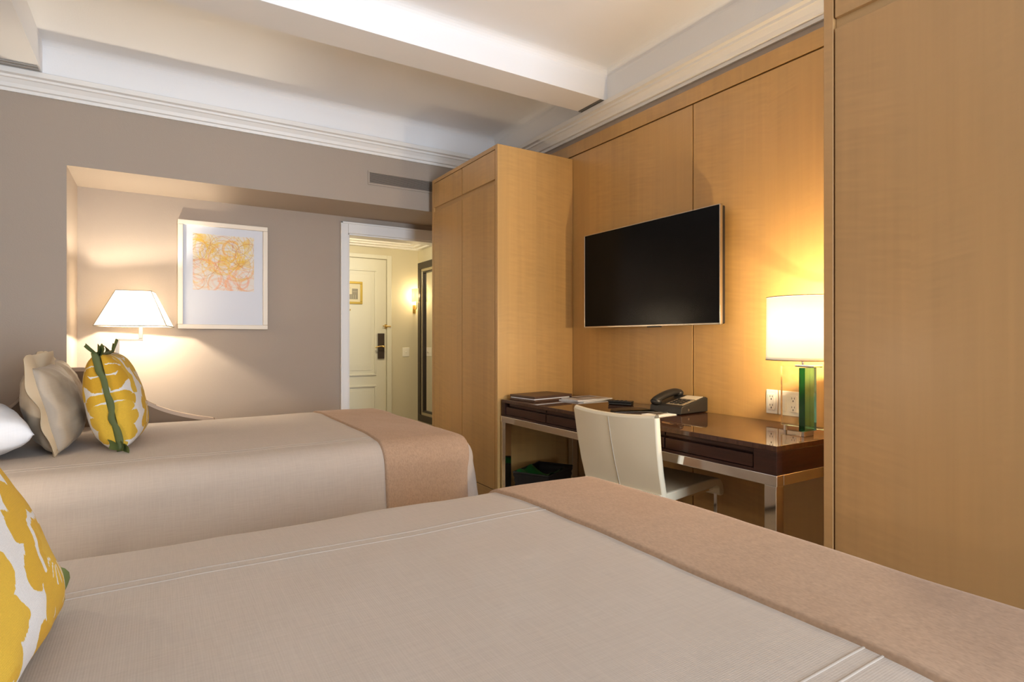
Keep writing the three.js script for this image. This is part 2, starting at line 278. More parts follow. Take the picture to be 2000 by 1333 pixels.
// ---------------------------------------------------------------- foyer behind the doorway
const FZ = -6.35, FX0 = 1.10, FX1 = 2.64, FC = 2.26;
struct('wall_foyer_left', box(FX0 - 0.15, FX0, 0, 3, FZ - 0.15, ZN - 0.14, 0), foyerPaint);
struct('wall_foyer_right', box(FX1, FX1 + 0.15, 0, 3, FZ - 0.15, ZN - 0.14, 0), foyerPaint);
struct('wall_foyer_back', box(FX0, FX1, 0, 3, FZ - 0.15, FZ, 0), foyerPaint);
{
  const c = structGroup('ceiling_foyer');
  part(c, 'slab', box(FX0, FX1, FC, FC + 0.12, FZ, ZN - 0.14, 0), trimPaint);
  for (let i = 0; i < 4; i++) {   // stepped plaster mouldings round the edge
    const w = 0.05 + i * 0.055, y = FC - 0.07 + i * 0.018;
    part(c, 'moulding_step', join([box(FX0, FX1, y, FC, FZ, FZ + w, 0.004), box(FX1 - w, FX1, y, FC, FZ + w, ZN - 0.14, 0.004), box(FX0, FX0 + w, y, FC, FZ + w, ZN - 0.14, 0.004)]), trimPaint);
  }
}
{
  const v = thing('ceiling_grille', 'narrow dark air slot in the foyer ceiling seen through the doorway', 'vent', [1.8, FC, -5.55]);
  part(v, 'slot', box(1.35, 2.2, FC - 0.004, FC, -5.62, -5.48, 0), gapDark);
  part(v, 'rim', join([box(1.33, 2.22, FC - 0.008, FC, -5.48, -5.46, 0.002), box(1.33, 2.22, FC - 0.008, FC, -5.64, -5.62, 0.002)]), trimPaint);
}
{ // entrance door
  const d = structGroup('door_1'); d.position.set(1.79, 0, FZ); const z = FZ + 0.012;
  part(d, 'leaf', box(1.335, 2.245, 0.01, 2.054, FZ, z, 0.002), doorPaint);
  const panel = (x0, x1, y0, y1) => { const w = 0.022; part(d, 'panel_moulding', join([box(x0, x1, y1 - w, y1, z, z + 0.012, 0.005), box(x0, x1, y0, y0 + w, z, z + 0.012, 0.005), box(x0, x0 + w, y0 + w, y1 - w, z, z + 0.012, 0.005), box(x1 - w, x1, y0 + w, y1 - w, z, z + 0.012, 0.005)]), doorPaint); part(d, 'panel_field', box(x0 + 0.06, x1 - 0.06, y0 + 0.06, y1 - 0.06, z, z + 0.004, 0.002), doorPaint); };
  panel(1.462, 2.127, 0.735, 1.935); panel(1.462, 2.127, 0.2, 0.628);
  part(d, 'casing', join([box(2.250, 2.306, 0, 2.105, FZ, FZ + 0.03, 0.004), box(1.274, 1.330, 0, 2.105, FZ, FZ + 0.03, 0.004), box(1.330, 2.250, 2.060, 2.105, FZ, FZ + 0.03, 0.004)]), doorPaint);
  const lock = part(d, 'lock_plate', box(2.142, 2.218, 0.925, 1.212, z, z + 0.022, 0.004), P({ color: lin(0.05, 0.035, 0.025), roughness: 0.35 }));
  const lev = join([(() => { const g = new THREE.CylinderGeometry(0.012, 0.012, 0.05, 16); g.rotateX(Math.PI / 2); g.translate(2.196, 1.062, z + 0.045); return g; })(), tube([[2.196, 1.062, z + 0.066], [2.16, 1.066, z + 0.07], [2.12, 1.060, z + 0.068], [2.098, 1.052, z + 0.062]], 0.0085, 8)]);
  lev.translate(-1.79, 0, -FZ); const lm = new THREE.Mesh(lev, brass); lm.name = 'lever_handle'; lock.add(lm);
  const ph = new THREE.CylinderGeometry(0.010, 0.010, 0.008, 16); ph.rotateX(Math.PI / 2); ph.translate(1.826, 1.472, z + 0.004); part(d, 'peephole', ph, brass);
  const fl = join([box(2.226, 2.262, 1.268, 1.318, z, z + 0.012, 0.004), tube([[2.232, 1.293, z + 0.012], [2.215, 1.295, z + 0.03], [2.195, 1.296, z + 0.032]], 0.007, 8), tube([[2.250, 1.293, z + 0.012], [2.27, 1.294, z + 0.03], [2.288, 1.294, z + 0.03]], 0.007, 8), (() => { const g = new THREE.SphereGeometry(0.013, 16, 10); g.translate(2.244, 1.293, z + 0.022); return g; })()]);
  part(d, 'swing_latch', fl, brass);
}
{ // framed notice on the door
  const z = FZ + 0.012, t = thing('framed_notice', 'small gold-framed plan hanging on the entrance door', 'framed plan', [1.84, 1.537, z]);
  const planT = (() => { const c = document.createElement('canvas'); c.width = 256; c.height = 256; const g = c.getContext('2d'); g.fillStyle = '#d8cfae'; g.fillRect(0, 0, 256, 256); g.fillStyle = '#8d8672'; g.fillRect(30, 150, 190, 70); g.fillRect(140, 70, 80, 90); g.fillStyle = '#d8cfae'; for (let i = 0; i < 6; i++) g.fillRect(36 + i * 30, 158, 3, 55); g.fillRect(150, 110, 60, 3); g.fillStyle = '#a39a80'; g.fillRect(40, 60, 80, 6); g.fillRect(40, 76, 60, 5); const x = new THREE.CanvasTexture(c); x.colorSpace = THREE.SRGBColorSpace; return x; })();
  const pg = new THREE.PlaneGeometry(0.21, 0.20); pg.translate(1.84, 1.663, z + 0.006);
  part(t, 'plan_sheet', pg, P({ map: planT, roughness: 0.5 }));
  const fr = (x0, x1, y0, y1) => box(x0, x1, y0, y1, z, z + 0.016, 0.004), gold = P({ color: lin(0.62, 0.45, 0.10), metalness: 0.7, roughness: 0.35 });
  part(t, 'frame', join([fr(1.713, 1.967, 1.537, 1.563), fr(1.713, 1.967, 1.763, 1.789), fr(1.713, 1.739, 1.563, 1.763), fr(1.941, 1.967, 1.563, 1.763)]), gold);
}
{ // light switch in the foyer
  const t = thing('light_switch', 'ivory light switch plate on the foyer wall below the sconce', 'light switch', [2.487, 0.94, FZ]);
  part(t, 'plate', box(2.445, 2.530, 0.942, 1.048, FZ, FZ + 0.006, 0.003), plastic);
  part(t, 'toggle', box(2.480, 2.495, 0.985, 1.005, FZ + 0.006, FZ + 0.018, 0.003), plastic);
}
{ // wall sconce
  const x = 2.592, t = thing('wall_sconce', 'small lit wall sconce with square cream shade in the foyer', 'wall lamp', [x, 1.55, FZ]);
  const sh = P({ color: lin(0.85, 0.72, 0.45), roughness: 0.9, transmission: 0.08, thickness: 0, emissive: lin(1.0, 0.80, 0.42), emissiveIntensity: 0.3 });
  const s = 0.046, D = 0.10, zz = FZ + 0.035;
  part(t, 'shade', join([box(x - s, x + s, 1.582, 1.735, zz + D - 0.003, zz + D, 0.001), box(x - s, x - s + 0.003, 1.582, 1.735, zz, zz + D - 0.003, 0.001), box(x + s - 0.003, x + s, 1.582, 1.735, zz, zz + D - 0.003, 0.001), box(x - s + 0.003, x + s - 0.003, 1.582, 1.735, zz, zz + 0.003, 0.001)]), sh);
  part(t, 'arm', join([tube([[x, 1.50, FZ + 0.004], [x, 1.50, FZ + 0.06], [x, 1.53, FZ + 0.082], [x, 1.60, FZ + 0.083]], 0.006, 8), box(x - 0.02, x + 0.02, 1.45, 1.55, FZ, FZ + 0.008, 0.004)]), brass);
  const b = new THREE.SphereGeometry(0.022, 16, 12); b.translate(x, 1.655, zz + 0.05); part(t, 'bulb', b, P({ color: lin(1, 0.9, 0.7), emissive: lin(1, 0.78, 0.42), emissiveIntensity: 4 }));
  const l = new THREE.PointLight(new THREE.Color(1, 0.80, 0.48), 0.2 * LAMP, 0, 2); l.position.set(0, 0.105, 0.085); l.castShadow = true; t.add(l);
}
{ // unseen flush lamp added above the doorway to brighten the foyer and its door
  const x = 1.75, z = -5.12, t = thing('added_ceiling_light', 'added unseen round flush ceiling light in the foyer', 'ceiling light', [x, FC, z]);
  part(t, 'base_plate', new THREE.CylinderGeometry(0.14, 0.14, 0.015, 40).translate(0, -0.0075, 0), trimPaint, false);
  part(t, 'glass_bowl', new THREE.LatheGeometry([[0.13, 0], [0.12, -0.03], [0.08, -0.055], [0, -0.065]].map(p => new THREE.Vector2(...p)).reverse(), 40).translate(0, -0.015, 0), P({ color: lin(0.9, 0.86, 0.75), roughness: 0.8, emissive: lin(1, 0.86, 0.6), emissiveIntensity: 1.5 }), false);
  const l = new THREE.PointLight(new THREE.Color(1, 0.86, 0.60), 2.0 * LAMP, 0, 2); l.position.set(0, -0.11, 0); l.castShadow = true; t.add(l);
}
{ // dark framed mirror on the foyer's right wall
  const t = thing('wall_mirror', 'tall dark-framed mirror on the foyer side wall beside the maple wardrobe', 'mirror', [FX1, 0.2, -5.55]);
  const dw = P({ color: lin(0.022, 0.015, 0.010), roughness: 0.35 }), sil = P({ color: lin(0.62, 0.56, 0.42), metalness: 0.9, roughness: 0.3 });
  const ring = (z0, z1, y0, y1, w, d0, d1, m, n) => part(t, n, join([box(FX1 - d1, FX1 - d0, y0, y0 + w, z0, z1, 0.003), box(FX1 - d1, FX1 - d0, y1 - w, y1, z0, z1, 0.003), box(FX1 - d1, FX1 - d0, y0 + w, y1 - w, z0, z0 + w, 0.003), box(FX1 - d1, FX1 - d0, y0 + w, y1 - w, z1 - w, z1, 0.003)]), m);
  ring(-6.24, -4.95, 0.20, 2.03, 0.075, 0, 0.05, dw, 'frame'); ring(-6.165, -5.025, 0.275, 1.955, 0.03, 0, 0.04, sil, 'silver_bead'); ring(-6.135, -5.055, 0.305, 1.925, 0.02, 0, 0.032, dw, 'inner_frame');
  part(t, 'glass', box(FX1 - 0.012, FX1, 0.32, 1.91, -6.12, -5.07, 0), P({ color: lin(0.85, 0.85, 0.82), metalness: 1, roughness: 0.03 }));
}

// ---------------------------------------------------------------- wardrobes
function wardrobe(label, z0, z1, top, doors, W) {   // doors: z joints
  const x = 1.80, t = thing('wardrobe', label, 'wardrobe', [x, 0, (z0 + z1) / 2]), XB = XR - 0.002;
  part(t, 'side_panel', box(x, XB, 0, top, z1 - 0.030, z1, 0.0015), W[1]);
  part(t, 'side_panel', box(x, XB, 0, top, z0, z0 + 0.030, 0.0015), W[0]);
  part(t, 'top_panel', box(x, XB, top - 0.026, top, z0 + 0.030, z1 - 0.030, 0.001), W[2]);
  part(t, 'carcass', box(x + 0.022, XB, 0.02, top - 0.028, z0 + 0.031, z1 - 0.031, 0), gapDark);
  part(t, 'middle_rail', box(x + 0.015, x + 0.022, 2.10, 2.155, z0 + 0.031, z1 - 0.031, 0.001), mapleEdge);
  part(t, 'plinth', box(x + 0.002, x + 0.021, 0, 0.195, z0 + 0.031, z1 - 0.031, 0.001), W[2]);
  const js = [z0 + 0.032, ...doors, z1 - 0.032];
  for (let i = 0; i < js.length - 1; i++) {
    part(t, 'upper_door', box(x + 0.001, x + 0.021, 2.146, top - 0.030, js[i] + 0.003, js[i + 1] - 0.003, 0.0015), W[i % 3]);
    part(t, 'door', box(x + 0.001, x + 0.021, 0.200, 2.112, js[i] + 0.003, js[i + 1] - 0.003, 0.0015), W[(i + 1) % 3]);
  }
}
wardrobe('tall pale maple wardrobe between the doorway and the television', -4.052, -3.062, 2.358, [-3.549], [mapleA, mapleB, mapleC]);
wardrobe('tall figured maple wardrobe in the right foreground beside the desk lamp', -1.020, 1.02, 2.36, [-0.35, 0.33], [maple(0.2, 0.6, [0.86, 0.84, 0.98]), maple(0.55, 0.3, [0.86, 0.84, 0.98]), maple(0.8, 0.1, [0.84, 0.82, 0.96])]);  // veneer tinted darker and pinker to imitate dimmer, cooler light on it

// ---------------------------------------------------------------- desk
{
  const t = thing('desk', 'long dark glossy writing desk with chrome frame below the television', 'desk', [2.1, 0, -2.12]);
  const x0 = 1.82, x1 = 2.385, z0 = -3.050, z1 = -1.195, T = 0.771;
  part(t, 'top', box(x0, x1, T - 0.020, T, z0, z1, 0.002), darkTop);
  part(t, 'apron', join([box(x0 + 0.03, x1, 0.669, T - 0.020, z0, z1, 0.001), box(x0, x0 + 0.03, 0.669, T - 0.020, z0, z0 + 0.045, 0.001), box(x0, x0 + 0.03, 0.669, T - 0.020, z1 - 0.09, z1, 0.001), box(x0, x0 + 0.03, 0.669, 0.680, z0 + 0.045, z1 - 0.09, 0.001)]), darkWood);
  const dj = [-3.003, -2.578, -1.712, -1.287];
  for (let i = 0; i < 3; i++) {
    part(t, 'drawer_front', box(x0 + 0.004, x0 + 0.030, 0.682, 0.727, dj[i] + 0.004, dj[i + 1] - 0.004, 0.002), darkWood);
    part(t, 'upper_strip', box(x0 + 0.008, x0 + 0.030, 0.736, 0.750, dj[i] + 0.004 + (i ? 0 : 0.035), dj[i + 1] - 0.004, 0.0015), darkWood);
  }
  part(t, 'chrome_rail', join([box(x0 - 0.004, x0 + 0.036, 0.631, 0.669, z0 - 0.002, z1 + 0.004, 0.002), box(x1 - 0.036, x1, 0.631, 0.669, z0, z1, 0.002), box(x0 + 0.036, x1 - 0.036, 0.631, 0.669, z1 - 0.036, z1 + 0.004, 0.002), box(x0 + 0.036, x1 - 0.036, 0.631, 0.669, z0 - 0.002, z0 + 0.036, 0.002)]), chrome);
  for (const x of [x0 - 0.002, x1 - 0.046]) for (const z of [z0 + 0.004, z1 - 0.046]) part(t, 'leg', box(x, x + 0.044, 0, 0.631, z, z + 0.046, 0.002), chrome);
}
const DT = 0.771;

// ---------------------------------------------------------------- television
{
  const z0 = -2.842, z1 = -1.812, y0 = 1.214, y1 = 1.798, x = 2.312, t = thing('television', 'flat black wall-mounted television with thin silver frame', 'television', [x, y0, (z0 + z1) / 2]);
  part(t, 'screen', box(x, x + 0.012, y0 + 0.007, y1 - 0.004, z0 + 0.004, z1 - 0.004, 0.001), P({ color: lin(0.0025, 0.0025, 0.003), roughness: 0.2, specularIntensity: 0.22 }));
  part(t, 'frame', join([box(x - 0.003, x + 0.016, y0, y0 + 0.009, z0, z1, 0.0015), box(x - 0.003, x + 0.016, y1 - 0.004, y1, z0, z1, 0.0015), box(x - 0.003, x + 0.016, y0, y1, z0, z0 + 0.004, 0.0015), box(x - 0.003, x + 0.016, y0, y1, z1 - 0.005, z1, 0.0015)]), P({ color: lin(0.62, 0.58, 0.5), metalness: 1, roughness: 0.3 }));
  part(t, 'housing', box(x + 0.012, x + 0.040, y0 + 0.004, y1 - 0.004, z0 + 0.006, z1 - 0.002, 0.006), black);
  part(t, 'wall_mount', box(x + 0.040, XR, y0 + 0.18, y1 - 0.18, (z0 + z1) / 2 - 0.2, (z0 + z1) / 2 + 0.2, 0.004), black);
  part(t, 'sensor_bar', box(x, x + 0.012, y0 - 0.006, y0 + 0.001, -2.30, -2.20, 0.002), black);
}

// ---------------------------------------------------------------- things on the desk
{ // leather folder
  const t = thing('leather_folder', 'brown leather folder of papers at the wardrobe end of the desk', 'folder', [2.025, DT, -2.915], 0.14);
  const lm = P({ color: lin(0.085, 0.042, 0.024), roughness: 0.4 });
  part(t, 'cover', box(-0.155, 0.155, 0, 0.012, -0.115, 0.115, 0.003), lm, false);
  part(t, 'paper_stack', box(-0.150, 0.145, 0.012, 0.019, -0.110, 0.105, 0.001), paper, false);
  part(t, 'flap', box(-0.155, 0.155, 0.019, 0.034, -0.115, 0.115, 0.004), lm, false);
  part(t, 'spine', box(0.150, 0.158, 0, 0.034, -0.115, 0.115, 0.003), lm, false);
}
const printT = (() => { const c = document.createElement('canvas'); c.width = 256; c.height = 340; const g = c.getContext('2d'); g.fillStyle = '#d4cfca'; g.fillRect(0, 0, 256, 340); g.fillStyle = '#8a8580'; g.fillRect(18, 30, 90, 130); g.fillStyle = '#b8a48c'; g.fillRect(120, 40, 110, 80); g.fillStyle = '#55504c'; g.fillRect(24, 190, 120, 60); for (let i = 0; i < 12; i++) g.fillRect(150, 150 + i * 14, 80, 4); const x = new THREE.CanvasTexture(c); x.colorSpace = THREE.SRGBColorSpace; return x; })();
const printed = P({ map: printT, roughness: 0.35 });
for (const [x, z, a, h, lab] of [[2.245, -2.755, 0.22, 0, 'printed magazine lying under another beside the leather folder'], [2.25, -2.76, 0.02, 0.006, 'printed magazine on top beside the leather folder']]) {
  const t = thing('magazine', lab, 'magazine', [x, DT + h, z], a);
  part(t, 'pages', box(-0.145, 0.13, 0, 0.005, -0.105, 0.105, 0.001), paper, false);
  const pg = new THREE.PlaneGeometry(0.21, 0.274); pg.rotateX(-Math.PI / 2); pg.rotateY(-Math.PI / 2); pg.translate(-0.0075, 0.0055, 0); part(t, 'cover', pg, printed, false);
}
{ // remote control caddy: two stacked flat black shells
  const t = thing('remote_control', 'small black remote control lying mid desk', 'remote control', [2.235, DT, -2.425], 0.5);
  part(t, 'body', new RoundedBoxGeometry(0.05, 0.014, 0.135, 3, 0.006).translate(0, 0.007, 0), black, false);
  part(t, 'face', new RoundedBoxGeometry(0.052, 0.010, 0.137, 3, 0.005).translate(0, 0.0185, 0), black, false);
  for (let i = 0; i < 8; i++) part(t, 'button', new RoundedBoxGeometry(0.009, 0.003, 0.008, 1, 0.001).translate(-0.01 + (i % 2) * 0.02, 0.0245, -0.045 + Math.floor(i / 2) * 0.024), P({ color: lin(0.05, 0.05, 0.05), roughness: 0.5 }), false);
}
{ // phone handset rest: black sleeve, notepad, pen
  const t = thing('menu_sleeve', 'slim black leather sleeve lying in front of the telephone', 'sleeve', [2.075, DT, -2.165], -0.42);
  part(t, 'back_cover', new RoundedBoxGeometry(0.21, 0.006, 0.085, 2, 0.0028).translate(0, 0.003, 0), black, false);
  const f = grid(12, 4, (u, v) => [-0.105 + u * 0.21, 0.008 + 0.010 * Math.sin(u * Math.PI) ** 0.6, -0.042 + v * 0.084]);
  const f2 = grid(12, 4, (u, v) => [-0.105 + (1 - u) * 0.21, 0.0055, -0.042 + v * 0.084]);
  part(t, 'front_cover', join([f, f2]), P({ color: lin(0.02, 0.014, 0.012), roughness: 0.35 }), false);
  const n = thing('notepad', 'white notepad sheet between the sleeve and the telephone', 'notepad', [2.10, DT, -2.005], 0.05);
  part(n, 'sheets', box(-0.07, 0.07, 0, 0.004, -0.052, 0.052, 0.001), paper, false);
  part(n, 'printed_band', box(-0.03, 0.055, 0.004, 0.0045, -0.045, 0.01, 0), P({ color: lin(0.12, 0.10, 0.08), roughness: 0.6 }), false);
  const p = thing('pen', 'thin pen lying on the white notepad', 'pen', [2.10, DT + 0.0045, -1.985], 0.35);
  const pc = new THREE.CylinderGeometry(0.004, 0.004, 0.13, 10); pc.rotateZ(Math.PI / 2); pc.translate(0, 0.004, 0); part(p, 'barrel', pc, steel, false);
  const pt = new THREE.ConeGeometry(0.004, 0.012, 10); pt.rotateZ(Math.PI / 2); pt.translate(-0.071, 0.004, 0); part(p, 'tip', pt, black, false);
}
{ // telephone: wedge body, handset on the far side, keypad, label card
  const t = thing('telephone', 'black corded desk telephone with paper label card', 'telephone', [2.27, DT, -2.035], 0.08);
  const body = new THREE.Shape([[-0.105, 0.008], [-0.100, 0.034], [-0.085, 0.040], [0.095, 0.074], [0.105, 0.070], [0.105, 0.008]].map(p => new THREE.Vector2(...p)));
  const bg = new THREE.ExtrudeGeometry(body, { depth: 0.186, bevelEnabled: true, bevelThickness: 0.004, bevelSize: 0.004, bevelSegments: 2 }); bg.translate(0, 0, -0.093);
  const phm = P({ color: lin(0.020, 0.019, 0.018), roughness: 0.38 });
  part(t, 'body', bg, phm, false);
  const slope = Math.atan2(0.034, 0.18), put = (g, x, z, up = 0) => { g.rotateZ(slope); g.translate(x, 0.045 + (x + 0.085) * 0.1889 + up, z); return g; };
  part(t, 'label_card', put(new THREE.BoxGeometry(0.062, 0.002, 0.095), 0.058, 0.035), P({ color: lin(0.62, 0.55, 0.42), roughness: 0.4 }), false);
  part(t, 'keypad_bezel', put(new THREE.BoxGeometry(0.10, 0.002, 0.10), -0.032, 0.035), P({ color: lin(0.30, 0.24, 0.16), roughness: 0.4 }), false);
  for (let i = 0; i < 12; i++) part(t, 'key', put(new RoundedBoxGeometry(0.014, 0.006, 0.019, 1, 0.002), -0.063 + Math.floor(i / 3) * 0.021, 0.008 + (i % 3) * 0.027, 0.003), phm, false);
  const hs = tube([[-0.115, 0.052, -0.062], [-0.095, 0.064, -0.062], [-0.03, 0.084, -0.062], [0.04, 0.095, -0.062], [0.085, 0.090, -0.062]], 0.019, 12, 30); hs.scale(1, 1, 1.25); hs.translate(0, 0, 0.0155);
  const end = (x, y) => { const g = new THREE.SphereGeometry(0.024, 16, 12); g.scale(1.15, 0.85, 1.2); g.translate(x, y, -0.062); return g; };
  part(t, 'handset', join([hs, end(-0.098, 0.055), end(0.078, 0.088)]), phm, false);
  const mark = new THREE.CylinderGeometry(0.006, 0.006, 0.002, 12); mark.rotateX(Math.PI / 2); mark.translate(-0.05, 0.022, 0.0975); part(t, 'side_emblem', mark, steel, false);
}
// outlets on the panelling
function outlet(label, z0, z1, gangs, h0 = 0.803, h1 = 0.912) {
  const t = thing('power_outlet', label, 'power outlet', [XR, h0, (z0 + z1) / 2]);
  part(t, 'plate', box(XR - 0.006, XR, h0, h1, z0, z1, 0.0025), plastic);
  const slot = P({ color: lin(0.06, 0.05, 0.04), roughness: 0.7 });
  gangs.forEach(([zc, kind]) => {
    const f = part(t, kind ? 'socket_block' : 'blank_block', box(XR - 0.009, XR - 0.006, h0 + 0.018, h1 - 0.018, zc - 0.017, zc + 0.017, 0.001), plastic);
    if (kind) for (const yc of [h0 + 0.035, h1 - 0.035]) for (const [dz, dy, s] of [[-0.006, 0.005, 0.0012], [0.006, 0.005, 0.0012], [0, -0.007, 0.0022]]) { const g = box(XR - 0.0096, XR - 0.009, yc + dy - 0.004, yc + dy + 0.004, zc + dz - s, zc + dz + s, 0); g.translate(-XR, -h0, -(z0 + z1) / 2); const m = new THREE.Mesh(g, slot); m.name = 'slot'; f.add(m); }
  });
}
outlet('narrow ivory power outlet on the maple panel behind the desk', -1.618, -1.562, [[-1.590, 1]]);
outlet('wide ivory power outlet beside the glass lamp base', -1.557, -1.452, [[-1.531, 0], [-1.480, 1]]);

// desk lamp with glass base and oval drum shade
{
  const cx = 2.17, cz = -1.31, t = thing('desk_lamp', 'lit desk lamp with white drum shade on a clear glass slab base', 'lamp', [cx, DT, cz]);
  const glassM = P({ color: lin(1, 1, 1), transmission: 1, roughness: 0, ior: 1.5, thickness: 0.02, attenuationColor: lin(0.6, 0.9, 0.75), attenuationDistance: 0.2 });
  const slab = (x0, x1, z0, z1) => box(x0, x1, DT + 0.020, DT + 0.262, z0, z1, 0.001);
  part(t, 'glass_slab', slab(cx + 0.012, cx + 0.031, cz - 0.105, cz + 0.105), glassM);
  part(t, 'glass_slab', slab(cx - 0.09, cx - 0.012, cz + 0.036, cz + 0.060), P({ color: lin(1, 1, 1), transmission: 1, roughness: 0, ior: 1.5, thickness: 0.02, attenuationColor: lin(0.10, 0.42, 0.27), attenuationDistance: 0.035 }));
  part(t, 'foot_bar', box(cx - 0.085, cx - 0.020, DT, DT + 0.020, cz + 0.042, cz + 0.054, 0.002), steel);
  for (const z of [cz - 0.09, cz + 0.09]) part(t, 'foot', cyl(cx + 0.021, DT, DT + 0.020, z, 0.007), steel);
  part(t, 'cap', box(cx - 0.03, cx + 0.033, DT + 0.262, DT + 0.270, cz - 0.018, cz + 0.060, 0.002), chrome);
  part(t, 'stem', cyl(cx, DT + 0.270, DT + 0.42, cz, 0.007), chrome);
  const RX = 0.13, RZ = 0.138, y0 = 1.060, y1 = 1.308, N = 64;
  const ring = (k, y, i) => { const a = i / N * Math.PI * 2, c = Math.cos(a), s = Math.sin(a), e = 1; return [cx + (RX * k) * Math.sign(c) * Math.abs(c) ** e, y, cz + (RZ * k) * Math.sign(s) * Math.abs(s) ** e]; };
  const shadeM = P({ color: lin(0.86, 0.80, 0.68), roughness: 1, transmission: 0.05, thickness: 0, side: THREE.DoubleSide, emissive: lin(1, 0.86, 0.60), emissiveIntensity: 0.2 });
  part(t, 'shade', grid(N, 8, (u, v) => ring(0.985 - 0.0 * v + 0.015 * (1 - v), mix(y0, y1, v), u * N)), shadeM);
  const rimP = (k, y) => { const p = []; for (let i = 0; i < N; i++) p.push(ring(k, y, i)); return tube(p, 0.0022, 6, N * 2, true); };
  part(t, 'shade_trim', join([rimP(1, y0), rimP(0.985, y1)]), P({ color: lin(0.45, 0.38, 0.28), roughness: 0.8 }));
  part(t, 'diffuser', (() => { const g = grid(N, 2, (u, v) => ring(0.98 * v + 0.001, y0 + 0.012, u * N)); return g; })(), P({ color: lin(0.9, 0.88, 0.82), roughness: 1, transmission: 0.6, thickness: 0 }));
  const b = new THREE.SphereGeometry(0.028, 20, 14); b.translate(cx, 1.19, cz); part(t, 'bulb', b, P({ color: lin(1, 0.95, 0.85), emissive: lin(1, 0.8, 0.5), emissiveIntensity: 4 }));
  const l = new THREE.PointLight(new THREE.Color(1, 0.80, 0.52), 2.3 * LAMP, 0, 2); l.position.set(0, 1.19 - DT, 0); l.castShadow = true; t.add(l);
}

// waste basket under the desk
{
  const cx = 2.0, cz = -2.85, t = thing('waste_basket', 'black woven waste basket with green liner under the desk', 'waste basket', [cx, 0, cz], 0.49);
  const H = 0.355, a0 = 0.12, a1 = 0.165, b0 = 0.085, b1 = 0.115, wk = P({ color: lin(0.014, 0.011, 0.009), roughness: 0.6 });
  const wall = (k) => grid(4, 22, (u, v) => { const i = Math.min(3, Math.floor(u * 4 + 1e-6)), w = 0.004 * (Math.round(v * 22) % 2), y = v * H, a = mix(a0, a1, v) * k + w, b = mix(b0, b1, v) * k + w; const q = [[-1, -1], [1, -1], [1, 1], [-1, 1], [-1, -1]][Math.round(u * 4)]; return [q[0] * a, y, q[1] * b]; });
  part(t, 'woven_body', toCreasedNormals(wall(1), 0.5), wk, false);
  part(t, 'bottom', box(-a0, a0, 0, 0.006, -b0, b0, 0), wk, false);
  part(t, 'rim', tube([[-a1, H, -b1], [a1, H, -b1], [a1, H, b1], [-a1, H, b1]].flatMap((p, i, A) => { const n = A[(i + 1) % 4]; return [0.03, 0.5, 0.97].map(f => [mix(p[0], n[0], f), H, mix(p[2], n[2], f)]); }), 0.006, 6, 60, true), wk, false);
  part(t, 'liner', grid(10, 6, (u, v) => [mix(-a1, a1 * 0.35, u) * 0.9, H + 0.004 - 0.05 * Math.sin(v * Math.PI) + 0.008 * Math.sin(u * 9), mix(-b1, b1, v) * 0.93]), P({ color: lin(0.012, 0.10, 0.02), roughness: 0.4 }), false);
}

